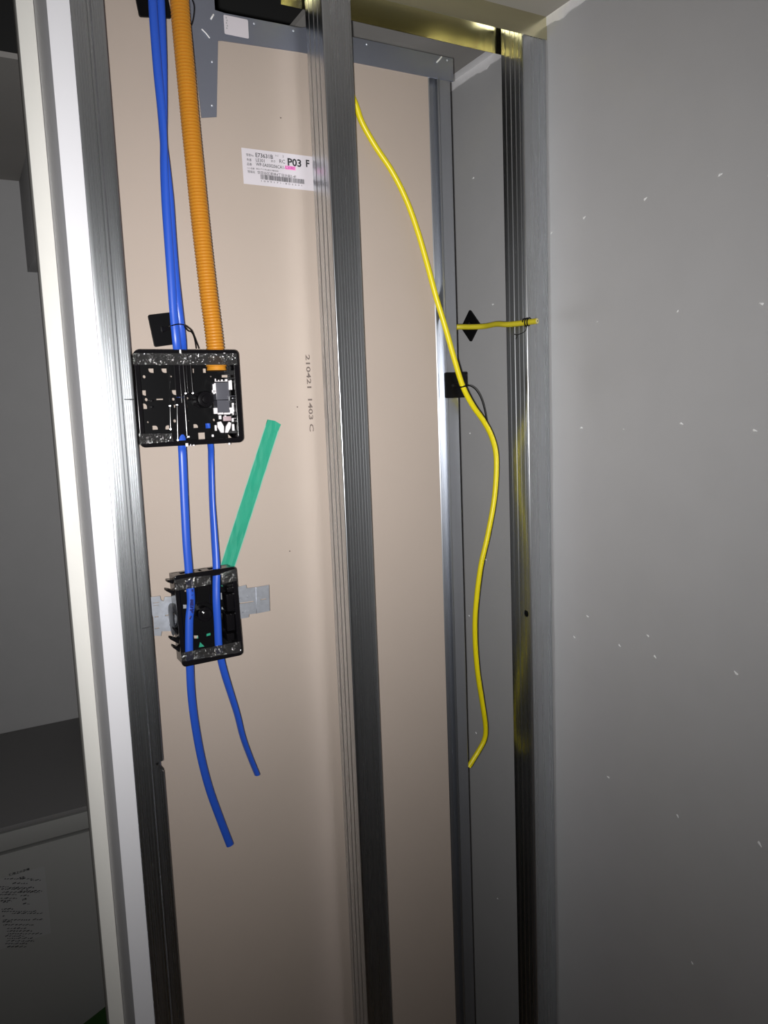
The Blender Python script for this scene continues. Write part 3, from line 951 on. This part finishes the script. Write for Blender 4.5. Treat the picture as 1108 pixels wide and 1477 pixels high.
# long yellow cable, from behind the middle stud down the right side
py = [(470, 60, .0705), (492, 105, .0705), (512, 148, .0715), (522, 176, .0725), (541, 210, .0725), (566, 248, .071), (586, 288, .069), (602, 332, .067), (616, 380, .065), (629, 428, .062), (643, 474, .060), (656, 520, .060),
      (668, 558, .060), (682, 585, .060), (698, 608, .060), (710, 632, .060), (716, 662, .060), (713.5, 715, .062), (704, 770, .066), (693, 820, .072), (686, 880, .080), (685.5, 925, .086), (689, 970, .092), (696, 1015, .098),
      (700.5, 1048, .102), (699, 1066, .104), (691, 1082, .106), (681, 1098, .108), (676, 1106, .109)]
yc, pathY = cable('yellow_cable', py, 0.0046, 0.0046, M['yellow'], 'long yellow cable hanging in a curve in front of the tan panel', 'cable')
# yellow stub tied back to the end stud
ps = [(648, 472, .128), (664, 471.5, .118), (682, 471.5, .100), (700, 470.5, .080), (716, 467.5, .052), (730, 468, .028), (745, 467, .008), (760, 465, -.010), (775, 463, -.028)]
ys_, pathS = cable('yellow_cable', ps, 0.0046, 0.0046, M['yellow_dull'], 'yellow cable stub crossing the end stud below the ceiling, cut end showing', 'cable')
e = pathS[-1]
dS = (pathS[-1] - pathS[-3]).normalized()
MB().sweep([e, e + dS * 0.0004], 0.0043, n=16).build('cut_face', M['core'], ys_, False, 'pale cut end')
MB().sweep([e + dS * .0003, e + dS * 0.0009], 0.0012, n=8).build('conductor', M['ink'], ys_)
# twisted wire round the stub
tie = thing('wire_tie', P(757, 466, -0.004), 'thin black wire tie twisted around the yellow stub', 'tie')
pts = []
c = P(758, 465.5, -0.0075)
sideS = dS.cross(Vector((0, 0, 1))).normalized()
upS = sideS.cross(dS)
for k in range(30):
    a = 2 * math.pi * k / 12
    pts.append(c + dS * (0.0042 * (k / 12) - 0.002) + sideS * (math.cos(a) * 0.0061) + upS * (math.sin(a) * 0.0064 + 0.0006))
MB().sweep(pts, 0.0011, n=6).build('loop', M['black_soft'], tie, True)
MB().sweep(smooth_path([P(760, 471, -.012), P(758, 477, -.010), P(752, 481, -.006), P(745.5, 483, -.004), P(742, 482, -.003)]), 0.0007, n=6).sweep(smooth_path([P(745.5, 483, -.004), P(746, 486, -.004), P(743.5, 489, -.003)]), 0.0006, n=6).build('tail', M['black_soft'], tie, True)


# ------------------------------------------------------------------ adhesive tie mounts
def mount(label, c, ax, ay, az, size, tie_pts=None, tie_r=0.0008):
    o = thing('tie_mount', c, label, 'cable mount', 'black adhesive cable mounts')
    plate('base', rr(-size / 2, -size / 2, size / 2, size / 2, 0.0025), [], c + az * 0.0034, 0.0032, M['black_soft'], o, ax, ay, bev=0.0003)
    sd = MB()
    for s in (-1, 1):
        sd.hexa([c + ax * (s * .006 - .0016) + ay * .004 + az * .0034, c + ax * (s * .006 + .0016) + ay * .004 + az * .0034, c + ax * (s * .006 + .0016) - ay * .004 + az * .0034, c + ax * (s * .006 - .0016) - ay * .004 + az * .0034],
                [c + ax * (s * .006 - .0016) + ay * .003 + az * .006, c + ax * (s * .006 + .0016) + ay * .003 + az * .006, c + ax * (s * .006 + .0016) - ay * .003 + az * .006, c + ax * (s * .006 - .0016) - ay * .003 + az * .006])
    sd.hexa([c - ax * .0076 + ay * .003 + az * .006, c + ax * .0076 + ay * .003 + az * .006, c + ax * .0076 - ay * .003 + az * .006, c - ax * .0076 - ay * .003 + az * .006],
            [c - ax * .0076 + ay * .003 + az * .0074, c + ax * .0076 + ay * .003 + az * .0074, c + ax * .0076 - ay * .003 + az * .0074, c - ax * .0076 - ay * .003 + az * .0074])
    sd.build('saddle', M['black'], o)
    for k, tp in enumerate(tie_pts or []):
        MB().sweep(smooth_path(tp, 6), tie_r, n=6).build('cable_tie', M['black_soft'], o, True)
    return o


an = -0.14
ax1, ay1 = Vector((math.cos(an), 0, -math.sin(an))), Vector((math.sin(an), 0, math.cos(an)))
c1 = P(240, 475, PY)
mount('black square cable mount stuck on the tan panel just above the wide box', c1, ax1, ay1, Vector((0, -1, 0)), 0.043,
      [[P(244, 471, .02), P(250, 469, .004), P(258, 467.5, .004), P(266, 469, .010), P(272, 473, .02), P(277, 478, .026), P(282, 490, .030), P(287, 503, .034)],
       [P(266, 471, .012), P(271, 477, .02), P(276, 479, .025), P(280, 487, .030), P(283, 503, .034)]])
c0 = P(219, 0.5, PY)
mount('black square cable mount at the very top behind the blue cables', c0, ax1, ay1, Vector((0, -1, 0)), 0.043,
      [[P(270, -12, .030), P(279, 4, .026), P(280, 18, .028), P(277, 34, .034), P(273, 42, .038)]])
c2 = P(656.5, 555.5, PY - 0.0028)
mount('black square cable mount on the grey side channel of the panel', c2, AX, AZ, Vector((0, -1, 0)), 0.042,
      [[P(652, 553, .066), P(664, 558, .0545), P(673, 556, .056), P(680, 557.5, .058), P(687, 563, .060), P(694, 575, .062), P(699, 592, .064), P(702.5, 612, .066)],
       [P(664, 559, .0545), P(668, 558, .0545), P(674, 557, .056)]], 0.0009)
c3 = PX(680, 470, WX)
s2 = math.sqrt(.5)
mount('black diamond-turned cable mount on the grey right wall behind the yellow stub', c3, Vector((0, -s2, s2)), Vector((0, s2, s2)), Vector((-1, 0, 0)), 0.0425)

# ------------------------------------------------------------------ dark room: washstand cabinet with a warning sticker
ws = thing('washstand_cabinet', (-0.3, 0.93, 0), 'grey washstand cabinet in the dark room beyond the door frame', 'cabinet')
CT = CZ - 0.805
FY = 0.6602
box('counter', (-1.0, FY, CT - 0.0095), (0.30, BACK_Y - 0.002, CT), M['counter'], ws, bev=0.001)
box('drawer_front', (-0.99, FY, CT - 0.0505), (0.295, FY + 0.018, CT - 0.0125), M['cabinet'], ws, bev=0.002, label='narrow drawer front between two dark gaps')
dr = box('cabinet_door', (-0.99, FY, 0.10), (0.295, FY + 0.018, CT - 0.0575), M['cabinet'], ws, bev=0.002)
box('carcass', (-0.985, FY + 0.02, 0.0), (0.29, BACK_Y - 0.003, CT - 0.010), M['counter'], ws)
SY = FY - 0.0006
a, c = P(5, 1372, FY), P(64, 1248, FY)
wk = plate('warning_sticker', rr(a.x - 0.012, a.z + 0.006, c.x, c.z - 0.002, 0.003), [], (0, SY, 0), 0.0004, M['sticker'], dr, label='pale sticker with lines of warning text')


def k8(x, y):
    return P(x / 10.55, 1235 + y / 10.55, SY - 0.0006)


pr = MB()


def sticker_text(body, x0, y0, x1, h, bold=0.0):
    cu = bpy.data.curves.new('temporary', 'FONT')
    cu.body, cu.fill_mode, cu.resolution_u, cu.offset = body, 'FRONT', 1, bold
    v, f = curve_mesh(cu)
    xa, xb = min(p.x for p in v), max(p.x for p in v)
    yb = max(p.y for p in v)
    p, q = k8(x0, y0), k8(x1, y0)
    s = (q.x - p.x) / (xb - xa)
    pr.add([p + AX * ((t.x - xa) * s) + AZ * (t.y * h / yb) for t in v], f)


sticker_text('使用上の注意', 135, 300, 462, 0.0050, 0.03)
sticker_text('警告', 297, 350, 378, 0.0042, 0.03)
sticker_text('注意', 335, 680, 408, 0.0042, 0.03)
random.seed(21)
for x0_, x1_, y in ((70, 515, 355), (0, 130, 475), (190, 420, 425), (465, 620, 375), (20, 430, 510), (140, 520, 490), (30, 600, 560), (0, 250, 595), (300, 640, 540), (10, 260, 650), (310, 440, 610), (10, 180, 690), (45, 120, 710),
                  (350, 450, 735), (25, 200, 815), (30, 560, 850), (180, 650, 880), (40, 70, 920), (45, 460, 980), (40, 180, 1010), (50, 520, 1055), (500, 660, 975), (110, 410, 1110), (110, 500, 1150), (120, 640, 1190),
                  (80, 370, 1225), (110, 500, 1260), (100, 520, 1300), (80, 430, 1340), (110, 400, 1390)):
    x = x0_
    while x < x1_:
        w = random.uniform(14, 60)
        a, c = k8(x, y), k8(min(x + w, x1_), y)
        a.z = c.z = a.z + (a.x - k8(x0_, y).x) * 0.0
        h = random.uniform(0.0012, 0.0022)
        pr.add([a, c, c + AZ * h, a + AZ * h], [(0, 1, 2, 3)])
        x += w + random.uniform(4, 16)
o = pr.build('sticker_print', M['ink'], wk)
# green protection sheet leaning at the foot of the cabinet
g0, g1, g2 = P(96, 1478, FY - 0.06), P(150, 1446, FY - 0.06), P(190, 1424, FY - 0.06)
gs_ = MB().hexa([Vector((g0.x - .14, FY - .085, 0.0)), Vector((g2.x, FY - .085, 0.0)), Vector((g2.x, FY - .06, g2.z)), Vector((g0.x - .14, FY - .06, g0.z - .09))],
                [Vector((g0.x - .14, FY - .081, 0.0)), Vector((g2.x, FY - .081, 0.0)), Vector((g2.x, FY - .056, g2.z)), Vector((g0.x - .14, FY - .056, g0.z - .09))])
props(gs_.build('protection_board', M['green_sheet']), 'dark green protection board leaning against the cabinet, low behind the door frame', 'board')
